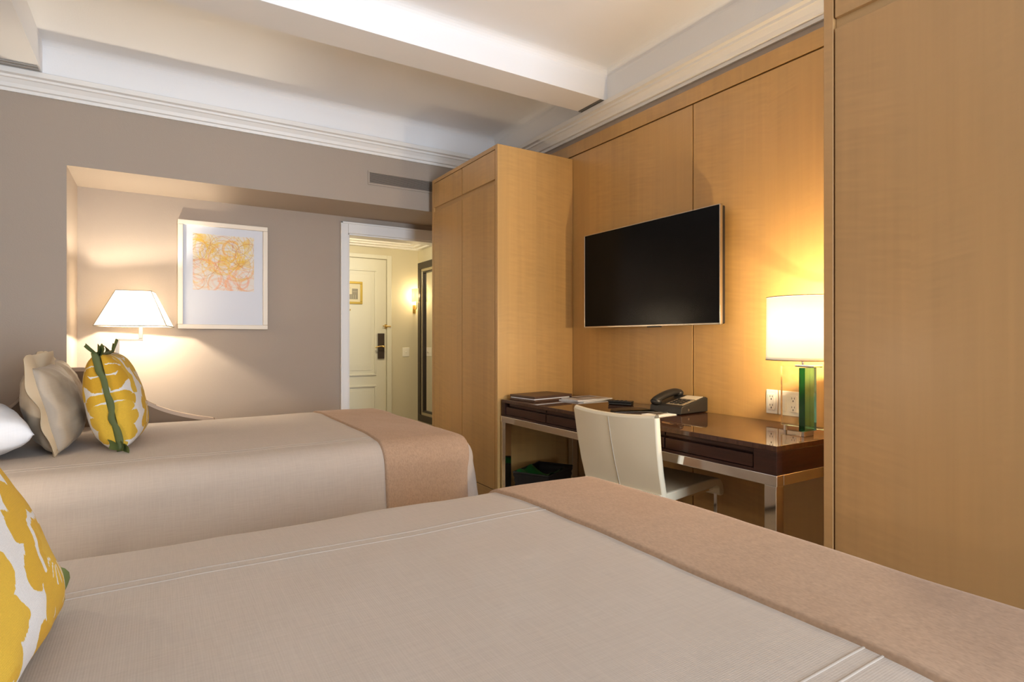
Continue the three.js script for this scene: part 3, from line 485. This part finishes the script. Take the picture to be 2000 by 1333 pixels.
// ---------------------------------------------------------------- desk chair
{
  const t = thing('desk_chair', 'cream leather desk chair with chrome legs pushed up to the desk', 'chair', [1.97, 0, -1.92], 0.12);
  // local: +x forward (to the desk), z sideways; back at x = -0.25
  const W = 0.455, prof = (v) => { const y = mix(0.455, 0.822, v); return [-0.215 - 0.075 * v ** 1.5 - 0.02 * Math.sin(v * Math.PI), y]; };
  const bk = (off) => (u, v) => { const [x, y] = prof(v), s = (u - 0.5) * 2, w = W / 2 * (0.94 + 0.06 * v); return [x + 0.028 * (1 - s * s) * -1 * v * 0.6 + off + 0.004 * (fbm(u, v, 4, 4, 77, 3) - 0.5), y - 0.012 * (1 - s * s) * v ** 6, s * w]; };
  const th = 0.032, N = 24;
  const front = grid(N, N, (u, v) => bk(th)(1 - u, v)), back = grid(N, N, bk(0)), roll = 6;
  const strip = (f) => grid(N, roll, f);
  const top = strip((u, v) => { const a = bk(0)(u, 1), b = bk(th)(u, 1), k = v * Math.PI; return [mix(a[0], b[0], (1 - Math.cos(k)) / 2), a[1] + 0.014 * Math.sin(k), a[2]]; });
  const side = (sgn) => strip((u, v) => { const a = bk(0)(sgn > 0 ? 1 : 0, sgn > 0 ? 1 - u : u), b = bk(th)(sgn > 0 ? 1 : 0, sgn > 0 ? 1 - u : u), k = v * Math.PI; return [mix(a[0], b[0], (1 - Math.cos(k)) / 2), a[1], a[2] + sgn * 0.008 * Math.sin(k)]; });
  part(t, 'backrest', uvm(join([back, front, top, side(1), side(-1)])), leather, false);
  for (const dz of [-0.012]) part(t, 'back_seam', tube([0.02, 0.2, 0.4, 0.6, 0.8, 0.99].map(v => { const p = bk(0)(0.5 + dz, v); return [p[0] - 0.0005, p[1], p[2]]; }), 0.0022, 5, 40), P({ color: lin(0.42, 0.36, 0.27), roughness: 0.6 }), false);
  // seat with waterfall front
  const sp = [[-0.23, 0.448], [-0.1, 0.452], [0.08, 0.458], [0.17, 0.458], [0.21, 0.448], [0.232, 0.42], [0.236, 0.385], [0.212, 0.385], [0.208, 0.412], [0.19, 0.426], [0.16, 0.430], [0.0, 0.425], [-0.23, 0.415]];
  const sh = new THREE.Shape(); sh.moveTo(...sp[0]); sh.splineThru(sp.slice(1).map(p => new THREE.Vector2(...p)));
  const sg = new THREE.ExtrudeGeometry(sh, { depth: 0.42, bevelEnabled: true, bevelThickness: 0.008, bevelSize: 0.006, bevelSegments: 2, curveSegments: 40 }); sg.translate(0, 0, -0.21);
  sg.translate(0, 0.045, 0); part(t, 'seat', uvm(sg), leather, false);
  part(t, 'under_plate', box(-0.2, 0.2, 0.445, 0.457, -0.19, 0.19, 0.003), chrome, false);
  for (const s of [-1, 1]) { part(t, 'front_leg', box(0.205, 0.223, 0, 0.431, s * 0.195 - 0.009, s * 0.195 + 0.009, 0.003), chrome, false); part(t, 'rear_leg', box(-0.225, -0.207, 0, 0.463, s * 0.195 - 0.009, s * 0.195 + 0.009, 0.003), chrome, false); }
}

// ---------------------------------------------------------------- picture in the niche
{
  const x0 = 0.131, x1 = 0.716, y0 = 1.217, y1 = 1.986, z = ZN, t = thing('framed_picture', 'framed abstract print of looping orange and yellow lines in the niche', 'picture', [(x0 + x1) / 2, y0, z]);
  const w = 0.032, d = 0.035;
  const bar = (a, b, c, e) => join([box(a, b, c, e, z, z + d, 0.004)]);
  part(t, 'frame', join([bar(x0, x1, y0, y0 + w), bar(x0, x1, y1 - w, y1), bar(x0, x0 + w, y0 + w, y1 - w), bar(x1 - w, x1, y0 + w, y1 - w)]), cream);
  const artT = (() => {
    const W = 600, H = 800, c = document.createElement('canvas'); c.width = W; c.height = H; const g = c.getContext('2d');
    g.fillStyle = 'rgb(205,208,216)'; g.fillRect(0, 0, W, H);
    g.save(); g.beginPath(); g.rect(70, 62, 460, 456); g.clip(); g.fillStyle = 'rgb(214,208,200)'; g.fillRect(70, 62, 460, 456);
    let s = 99; const r = () => { s = (s * 1664525 + 1013904223) >>> 0; return s / 4294967296; };
    for (let i = 0; i < 130; i++) { const x = 60 + r() * 480, y = 60 + r() * 460, low = (y - 60) / 460; g.strokeStyle = `rgba(${215 + r() * 20 | 0},${(low > 0.6 ? 130 : 158) + r() * 30 | 0},${(low > 0.6 ? 80 : 30) + r() * 30 | 0},${0.10 + r() * 0.28})`; g.lineWidth = 3 + r() * 16; const R = 30 + r() * 120, a = r() * 6.3; g.beginPath(); g.arc(x, y, R, a, a + 1 + r() * 3.5); g.stroke(); }
    for (const [x, y, k] of [[150, 90, 60], [480, 120, 46], [300, 270, 60], [440, 290, 60], [210, 180, 40]]) { g.fillStyle = 'rgba(226,165,20,0.16)'; for (let i = 0; i < 7; i++) { g.beginPath(); g.ellipse(x + (r() - 0.5) * 70, y + (r() - 0.5) * 70, k * (0.3 + r() * 0.6), k * (0.2 + r() * 0.4), r() * 3, 0, 6.3); g.fill(); } }
    for (let i = 0; i < 46; i++) { const x = 60 + r() * 480, y = 90 + r() * 420; g.strokeStyle = `rgba(${150 + r() * 60 | 0},${85 + r() * 40 | 0},${50 + r() * 30 | 0},${0.35 + r() * 0.4})`; g.lineWidth = 1.2 + r() * 1.8; const R = 40 + r() * 90, a = r() * 6.3; g.beginPath(); g.arc(x, y, R, a, a + 2.5 + r() * 3.5); g.stroke(); }
    g.restore(); const x = new THREE.CanvasTexture(c); x.colorSpace = THREE.SRGBColorSpace; return x;
  })();
  const pg = new THREE.PlaneGeometry(x1 - x0 - 2 * w, y1 - y0 - 2 * w); pg.translate((x0 + x1) / 2, (y0 + y1) / 2, z + 0.012);
  part(t, 'print', pg, P({ map: artT, roughness: 0.6 }));
  part(t, 'backing', box(x0 + w, x1 - w, y0 + w, y1 - w, z, z + 0.010, 0), paper);
}
// wall grille above the niche
{
  const x0 = 1.322, x1 = 1.88, y0 = 2.283, y1 = 2.386, t = thing('wall_grille', 'long slatted air grille on the taupe wall above the doorway', 'vent', [(x0 + x1) / 2, y0, ZB]);
  const gm = P({ color: lin(0.22, 0.185, 0.15), roughness: 0.5 });
  part(t, 'frame', join([box(x0, x1, y0, y0 + 0.014, ZB, ZB + 0.006, 0.002), box(x0, x1, y1 - 0.014, y1, ZB, ZB + 0.006, 0.002), box(x0, x0 + 0.014, y0 + 0.014, y1 - 0.014, ZB, ZB + 0.006, 0.002)]), wallPaint);
  part(t, 'backing', box(x0 + 0.014, x1, y0 + 0.014, y1 - 0.014, ZB, ZB + 0.001, 0), P({ color: lin(0.06, 0.05, 0.04), roughness: 0.9 }));
  for (let i = 0; i < 9; i++) part(t, 'slat', box(x0 + 0.014, x1, y0 + 0.0155 + i * 0.0082, y0 + 0.0155 + i * 0.0082 + 0.005, ZB + 0.001, ZB + 0.005, 0.001), gm);
}
// floor lamp in the niche
{
  const z = -4.39, px = -0.207, sx = -0.106, t = thing('floor_lamp', 'lit swing-arm floor lamp with tapered cream shade beside the picture', 'lamp', [px, 0, z]);
  part(t, 'base', cyl(px, 0, 0.02, z, 0.12, 0.118, 32), nickel);
  part(t, 'pole', box(px - 0.011, px + 0.011, 0.02, 1.148, z - 0.011, z + 0.011, 0.002), nickel);
  part(t, 'arm', box(px + 0.011, sx + 0.036, 1.132, 1.148, z - 0.009, z + 0.009, 0.002), nickel);
  part(t, 'riser', box(sx + 0.013, sx + 0.036, 1.148, 1.27, z - 0.009, z + 0.009, 0.002), nickel);
  const b0 = 0.189, b1 = 0.094, y0 = 1.226, y1 = 1.449, th = -7.5 * Math.PI / 180;
  const cor = (k, y, ex = 0) => [[-1, 1], [1, 1], [1, -1], [-1, -1]].map(([a, b]) => { const X = a * (k + ex), Z = b * (k + ex); return [sx + X * Math.cos(th) + Z * Math.sin(th), y, z - X * Math.sin(th) + Z * Math.cos(th)]; });
  const A = cor(b0, y0), B = cor(b1, y1);
  const shadeM = P({ color: lin(0.88, 0.82, 0.72), roughness: 1, transmission: 0.34, thickness: 0, side: THREE.DoubleSide, emissive: lin(1, 0.88, 0.68), emissiveIntensity: 0.3 });
  for (let i = 0; i < 4; i++) { const j = (i + 1) % 4, g = grid(6, 6, (u, v) => [0, 1, 2].map(k => mix(mix(A[i][k], A[j][k], u), mix(B[i][k], B[j][k], u), v))); part(t, 'shade_panel', g, shadeM); }
  const trimM = P({ color: lin(0.30, 0.25, 0.18), roughness: 0.8 }), seg = (a, b, r) => { const v = new THREE.Vector3(...b).sub(new THREE.Vector3(...a)), g = new THREE.CylinderGeometry(r, r, v.length(), 6); g.applyQuaternion(new THREE.Quaternion().setFromUnitVectors(new THREE.Vector3(0, 1, 0), v.clone().normalize())); g.translate((a[0] + b[0]) / 2, (a[1] + b[1]) / 2, (a[2] + b[2]) / 2); return g; };
  const gs = []; for (let i = 0; i < 4; i++) { const j = (i + 1) % 4; gs.push(seg(A[i], A[j], 0.003), seg(B[i], B[j], 0.003), seg(A[i], B[i], 0.0025)); } part(t, 'shade_trim', join(gs), trimM);
  const b = new THREE.SphereGeometry(0.03, 20, 14); b.translate(sx + 0.02, 1.335, z); part(t, 'bulb', b, P({ color: lin(1, 0.95, 0.85), emissive: lin(1, 0.82, 0.55), emissiveIntensity: 5 }));
  const l = new THREE.PointLight(new THREE.Color(1, 0.86, 0.67), 2.0 * LAMP, 0, 2); l.position.set(sx + 0.02 - px, 1.335, 0); l.castShadow = true; t.add(l);
}

// ---------------------------------------------------------------- beds
const BT = 0.685;
function drape(b) {   // unrolled cloth (u along x, v along z) -> point on the made bed
  const { x1, z0, z1, r, k } = b, X = x1 - r, Z0 = z0 + r, Z1 = z1 - r, L = r * Math.PI / 2;
  return (u, v, off = 0) => {
    const qx = Math.min(u, X), qz = clamp(v, Z0, Z1), dx = u - qx, dz = v - qz, d = Math.hypot(dx, dz);
    const ex = Math.min(1, (x1 - qx) / 0.5), ez = Math.min(1, Math.min(qz - z0, z1 - qz) / 0.35);
    const crownUp = 0.016 * sstep(0, 1, ex) * sstep(0, 1, ez);
    const wob = 0.006 * (fbm(u * 0.25 + 0.5, v * 0.25 + 1.5, 16, 16, k, 3) - 0.5) * 2;
    const y = b.top - 0.016 + crownUp + wob * 0.7;
    if (d < 1e-9) return [u, y + off, v];
    const hx = dx / d, hz = dz / d;
    if (d < L) { const a = d / r; return [qx + hx * ((r + off) * Math.sin(a)), y - r + (r + off) * Math.cos(a), qz + hz * ((r + off) * Math.sin(a))]; }
    const drop = Math.min(d - L, b.top - r - 0.06), s = (Math.abs(hz) > Math.abs(hx) ? u : v);
    const fold = drop * (0.22 * (fbm(s * 0.35 + 2 + drop * 0.22, 0.3 + drop * 0.1, 12, 12, k + 9, 3) - 0.5) + b.flare) + 0.004 * Math.sin(drop * 9 + s * 3);
    const h = r + off + Math.max(0, fold);
    return [qx + hx * h, y - r - drop, qz + hz * h];
  };
}
function cloth(b, u0, u1, v0, v1, nu, nv, off, edge = 0) {   // outer face at off; rolled edges down to the bed within `edge`
  const f = drape(b);
  const g = grid(nu, nv, (s, t) => { let u = mix(u0, u1, s), v = mix(v1, v0, t), o = off; if (edge) { const e = Math.min(u - u0, u1 - u); o = off * Math.sqrt(clamp(e / edge, 0, 1) * (2 - clamp(e / edge, 0, 1))) + 0.0006; } return f(u, v, o); }, (s, t) => [mix(u0, u1, s), mix(v0, v1, t)]);
  return g;
}
function bed(o) {
  const hx = XL + 0.10;
  const t = thing('bed', o.bedLabel, 'bed', [(hx + o.x1) / 2, 0, (o.z0 + o.z1) / 2]);
  part(t, 'box_spring', box(hx, o.x1 - 0.06, 0.08, 0.36, o.z0 + 0.05, o.z1 - 0.05, 0.03, 3), upholstery);
  part(t, 'mattress', box(hx, o.x1 - 0.05, 0.36, o.top - 0.06, o.z0 + 0.04, o.z1 - 0.04, 0.05, 4), whiteCotton);
  for (const x of [hx + 0.1, o.x1 - 0.2]) for (const z of [o.z0 + 0.15, o.z1 - 0.15]) part(t, 'leg', cyl(x, 0, 0.08, z, 0.025), darkWood);
  part(t, 'headboard', box(XL + 0.01, hx - 0.005, 0.05, o.head, o.z0 - 0.07, o.z1 + 0.03, 0.03, 4), upholstery);
  if (o.wing) {
    const zz = o.z0 - 0.075, s = new THREE.Shape(); s.moveTo(XL + 0.02, 0.05); s.lineTo(XL + 0.02, 0.79); s.lineTo(-0.66, 0.79); s.bezierCurveTo(-0.56, 0.80, -0.56, 0.985, -0.46, 0.985); s.lineTo(-0.34, 0.985); s.bezierCurveTo(-0.22, 0.985, -0.16, 0.90, -0.07, 0.812); s.bezierCurveTo(0.0, 0.755, 0.1, 0.71, 0.29, 0.672); s.lineTo(0.29, 0.05); s.closePath();
    const g = new THREE.ExtrudeGeometry(s, { depth: 0.045, bevelEnabled: true, bevelThickness: 0.006, bevelSize: 0.006, bevelSegments: 3, curveSegments: 24 }); g.translate(0, 0, zz); part(t, 'headboard_wing', uvm(g), upholstery);
    const pp = s.getPoints(24).filter(p => p.y > 0.6 && p.x > XL + 0.03), rail = (a, b) => grid(pp.length - 1, 1, (u, v) => { const p = pp[Math.round(u * (pp.length - 1))]; return [p.x, p.y + 0.0068, v < 0.5 ? a : b]; });
    part(t, 'lit_edge_band', join([rail(zz + 0.047, zz - 0.002), grid(pp.length - 1, 1, (u, v) => { const p = pp[Math.round(u * (pp.length - 1))]; return [p.x, p.y + 0.0068 - v * 0.02, zz + 0.0525]; })]), upholsteryLitEdge);
  }
  const hang = o.top + 0.02;
  const sp = solid('bedspread', cloth(o, hx + 0.005, o.x1 + hang, o.z0 - hang, o.z1 + hang, 150, 170, 0.004), linen, o.spreadLabel, 'bedspread', [(hx + o.x1) / 2, 0.06, (o.z0 + o.z1) / 2]);
  const f = drape(o);
  for (const z of o.seams) { const p = []; for (let i = 0; i <= 60; i++) { const u = mix(hx + 0.01, o.x1 + 0.3, i / 60), q = f(u, z + 0.004 * Math.sin(u * 3), 0.0024); p.push(q); } part(sp, 'stitched_tuck', tube(p, 0.003, 8, 160), seamMat); }
  solid('bed_runner', cloth(o, o.run[0], o.run[1], o.z0 - 0.33, o.z1 + 0.33, 90, 170, 0.012, 0.012), wool, o.runLabel, 'bed runner', [(o.run[0] + o.run[1]) / 2, 0.3, (o.z0 + o.z1) / 2]);
}
const farBed = { x1: 1.30, z0: -3.76, z1: -2.37, r: 0.11, top: BT + 0.012, k: 300, flare: 0.12, head: 1.0, wing: true, seams: [-2.56, -2.53], run: [0.83, 1.262], bedLabel: 'far bed with curved upholstered wing headboard by the niche', spreadLabel: 'beige linen bedspread on the far bed below the floor lamp', runLabel: 'brown wool runner across the foot of the far bed' };
const nearBed = { x1: 1.305, z0: -1.56, z1: -0.13, r: 0.11, top: BT + 0.012, k: 400, flare: 0.05, head: 1.0, wing: false, seams: [-1.245, -1.215, -0.43, -0.405], run: [0.855, 1.285], bedLabel: 'near bed in the foreground', spreadLabel: 'beige linen bedspread on the near bed with stitched lines', runLabel: 'brown wool runner across the foot of the near bed in the foreground' };
bed(farBed); bed(nearBed);

// nightstand between the beds; its unseen lamp is added to light pillows and maple
{
  const x = XL + 0.26, z = -1.965, n = thing('nightstand', 'dark wooden nightstand between the two beds', 'nightstand', [x, 0, z]);
  part(n, 'body', box(XL + 0.02, x + 0.2, 0.12, 0.58, z - 0.25, z + 0.25, 0.004), darkWood); part(n, 'top', box(XL + 0.015, x + 0.21, 0.58, 0.605, z - 0.26, z + 0.26, 0.004), darkTop);
  for (const y of [0.16, 0.37]) { const d = part(n, 'drawer', box(x + 0.2, x + 0.206, y, y + 0.19, z - 0.23, z + 0.23, 0.002), darkWood); const k = new THREE.Mesh(new THREE.SphereGeometry(0.012, 12, 8).translate(0.216, y + 0.095, 0), chrome); k.name = 'knob'; d.add(k); }
  for (const a of [-0.2, 0.17]) for (const b of [-0.22, 0.19]) part(n, 'leg', box(x + a, x + a + 0.03, 0, 0.12, z + b, z + b + 0.03, 0.003), darkWood);
  const t = thing('added_bedside_lamp', 'added unseen bedside lamp on the nightstand between the beds', 'lamp', [x - 0.03, 0.605, z]), q = x - 0.03;
  part(t, 'base', new THREE.LatheGeometry([[0, 0], [0.07, 0], [0.07, 0.012], [0.02, 0.02], [0.012, 0.06], [0.03, 0.14], [0.012, 0.24], [0.008, 0.36]].map(p => new THREE.Vector2(...p)), 32), nickel, false);
  part(t, 'shade', new THREE.LatheGeometry([[0.155, 0.27], [0.115, 0.47]].map(p => new THREE.Vector2(...p)), 48), P({ color: lin(0.88, 0.82, 0.72), roughness: 1, transmission: 0.2, thickness: 0, side: THREE.DoubleSide, emissive: lin(1, 0.86, 0.62), emissiveIntensity: 0.5 }), false);
  part(t, 'bulb', new THREE.SphereGeometry(0.03, 16, 12).translate(0, 0.37, 0), P({ color: lin(1, 0.95, 0.85), emissive: lin(1, 0.82, 0.55), emissiveIntensity: 5 }), false);
  const l = new THREE.PointLight(new THREE.Color(1, 0.87, 0.70), 0.75 * LAMP, 0, 2); l.position.set(0, 0.37, 0); l.castShadow = true; t.add(l);
}

// ---------------------------------------------------------------- pillows and cushions
function pillowGeo(w, h, th, o = {}) {   // in the xy plane, bottom edge at y = 0, faces +-z
  const { n = 44, pinch = 0.07, pw = 0.5, k = 500, wr = 0.006, sag = 0 } = o;
  const side = (sg) => grid(n, n, (s, t) => {
    let u = s * 2 - 1, v = t * 2 - 1; if (sg < 0) u = -u;
    const x = w / 2 * u * (1 - pinch * (1 - v * v) * u * u), y = h / 2 * v * (1 - pinch * (1 - u * u) * v * v) + h / 2;
    const prof = Math.max(0, (1 - Math.abs(u) ** 2.6) * (1 - Math.abs(v) ** 2.6)) ** pw;
    const belly = 1 + sag * (-v) * 0.5, edgeW = 1 - Math.max(Math.abs(u), Math.abs(v)) ** 8;
    const wrk = wr * edgeW * (fbm(s, t, 5, 7, k + (sg > 0 ? 0 : 50), 4) - 0.5) * 2 + wr * 0.8 * edgeW * Math.sin((u * 3 + v * 2) * 4) * Math.max(Math.abs(u), Math.abs(v)) ** 3;
    return [x, y, sg * (th / 2 * prof * belly) + sg * Math.max(wrk, -th / 2 * prof * 0.8)];
  }, (s, t, p) => [p[0] + w, p[1]]);
  const g = mergeVertices(join([side(1), side(-1)]).deleteAttribute('normal'), 1e-4); g.computeVertexNormals(); return g;
}
function edgeBand(w, h, width, th, o = {}) {   // flat band standing out from the pillow's edge all round
  const { pinch = 0.07, wav = 0.01, k = 600, n = 120, fq = 24 } = o;
  const edge = (q) => { const s = Math.floor(q) % 4, f = q - Math.floor(q); let u, v; if (s === 0) { u = 1; v = f * 2 - 1; } else if (s === 1) { v = 1; u = 1 - f * 2; } else if (s === 2) { u = -1; v = 1 - f * 2; } else { v = -1; u = f * 2 - 1; }
    const x = w / 2 * u * (1 - pinch * (1 - v * v) * u * u), y = h / 2 * v * (1 - pinch * (1 - u * u) * v * v) + h / 2; const L = Math.hypot(u ** 7, v ** 7) || 1; return [x, y, u ** 7 / L, v ** 7 / L]; };
  const prof = [[0, -th / 2], [1, -th / 2], [1, th / 2], [0, th / 2], [0, -th / 2]];
  return grid(n, 4, (s, t) => { const [x, y, nx, ny] = edge(s * 4 % 4), [a, b] = prof[Math.round(t * 4)], wv = wav * (fbm(s, 0.5, fq, 1, k, 2) - 0.5) * 2 * a; const e = (a - 0.12) * width; return [x + nx * e, y + ny * e + (ny < -0.5 ? width * a * 0.6 : 0), b + wv]; });
}
function place(o, x, y, z, turn, lean, roll = 0) { o.position.set(x, y, z); o.rotation.order = 'YXZ'; o.rotation.set(-lean, turn, roll); }
const tieMat = P({ color: lin(0.085, 0.11, 0.028), roughness: 0.6, side: THREE.DoubleSide });
function cushion(label, mat, w, h, th, k) {
  const t = thing('cushion', label, 'cushion');
  part(t, 'cover', pillowGeo(w, h, th, { k, pinch: 0.05, pw: 0.40, wr: 0.004, sag: 0.25 }), mat, false);
  part(t, 'ribbon_trim', edgeBand(w, h, 0.010, 0.020, { k: k + 5, wav: 0.016, pinch: 0.05 }), green, false);
  for (const [sx, sy] of [[1, 1], [-1, 1], [1, -1], [-1, -1]]) {
    const X = sx * w / 2, Y = sy > 0 ? h : 0.004, fl = (a, l, z) => { const d = [Math.cos(a), Math.sin(a)]; return grid(6, 3, (u, v) => { const r = l * u, q = (v - 0.5) * 0.042 * Math.sin((0.15 + 0.85 * u) * Math.PI * 0.62); return [X - sx * 0.012 + d[0] * r - d[1] * q, Y - sy * 0.008 + d[1] * r + d[0] * q + 0.000, z * u + 0.006 * Math.sin(v * 3.1)]; }); };
    const a0 = Math.atan2(sy > 0 ? 1 : 0.25, sx);
    part(t, 'corner_tie', join([fl(a0 + 0.35, 0.06, 0.028), fl(a0 - 0.3, 0.058, -0.03), fl(a0, 0.045, 0.012)]), tieMat, false);
  }
  return t;
}
function sham(label, w, h, th, k) {
  const t = thing('pillow', label, 'pillow');
  part(t, 'body', pillowGeo(w, h, th, { k, pinch: 0.03, pw: 0.45, wr: 0.008, sag: 0.2 }), shamMat, false);
  part(t, 'flange', edgeBand(w, h, 0.062, 0.004, { k: k + 7, wav: 0.05, pinch: 0.03, fq: 9 }), shamFlange, false);
  return t;
}
const BTOP = BT + 0.019;
const c1 = cushion('yellow and white patterned cushion with green trim standing on the far bed', damask(0.55, 0.42, 0.62), 0.46, 0.39, 0.20, 520);
place(c1, -0.105, BTOP, -2.95, Math.PI / 2 - 0.05, 0.20, 0.0);
const s1 = sham('taupe flanged pillow on the far bed nearest the white pillow', 0.52, 0.335, 0.18, 540);
place(s1, -0.318, BTOP + 0.004, -3.01, Math.PI / 2 + 0.02, 0.24);
const s2 = sham('taupe flanged pillow at the far side of the far bed behind the yellow cushion', 0.36, 0.345, 0.16, 560);
place(s2, -0.34, BTOP + 0.004, -3.575, Math.PI / 2, 0.28);
function whitePillow(label, x, z, k) { const t = solid('pillow', pillowGeo(0.72, 0.40, 0.22, { k, pinch: 0.04, pw: 0.42, wr: 0.006 }), whiteCotton, label, 'pillow'); t.rotation.order = 'YXZ'; t.rotation.set(-Math.PI / 2 + 0.02, Math.PI / 2 + 0.26, 0); t.position.set(x, BTOP + 0.10, z); return t; }
whitePillow('plump white pillow lying at the head of the far bed', -0.455, -2.95, 570);
const c2 = cushion('yellow and white patterned cushion with green trim in the near left corner', damask(0.50, 0.05, 0.55), 0.47, 0.42, 0.165, 580);
place(c2, -0.163, BTOP, -0.92, Math.PI / 2 - 0.1, 0.42);

const s3 = sham('taupe flanged pillow behind the patterned cushion on the near bed', 0.52, 0.335, 0.17, 590);
place(s3, -0.40, BTOP + 0.004, -0.86, Math.PI / 2, 0.42);

renderer.render(scene, camera);
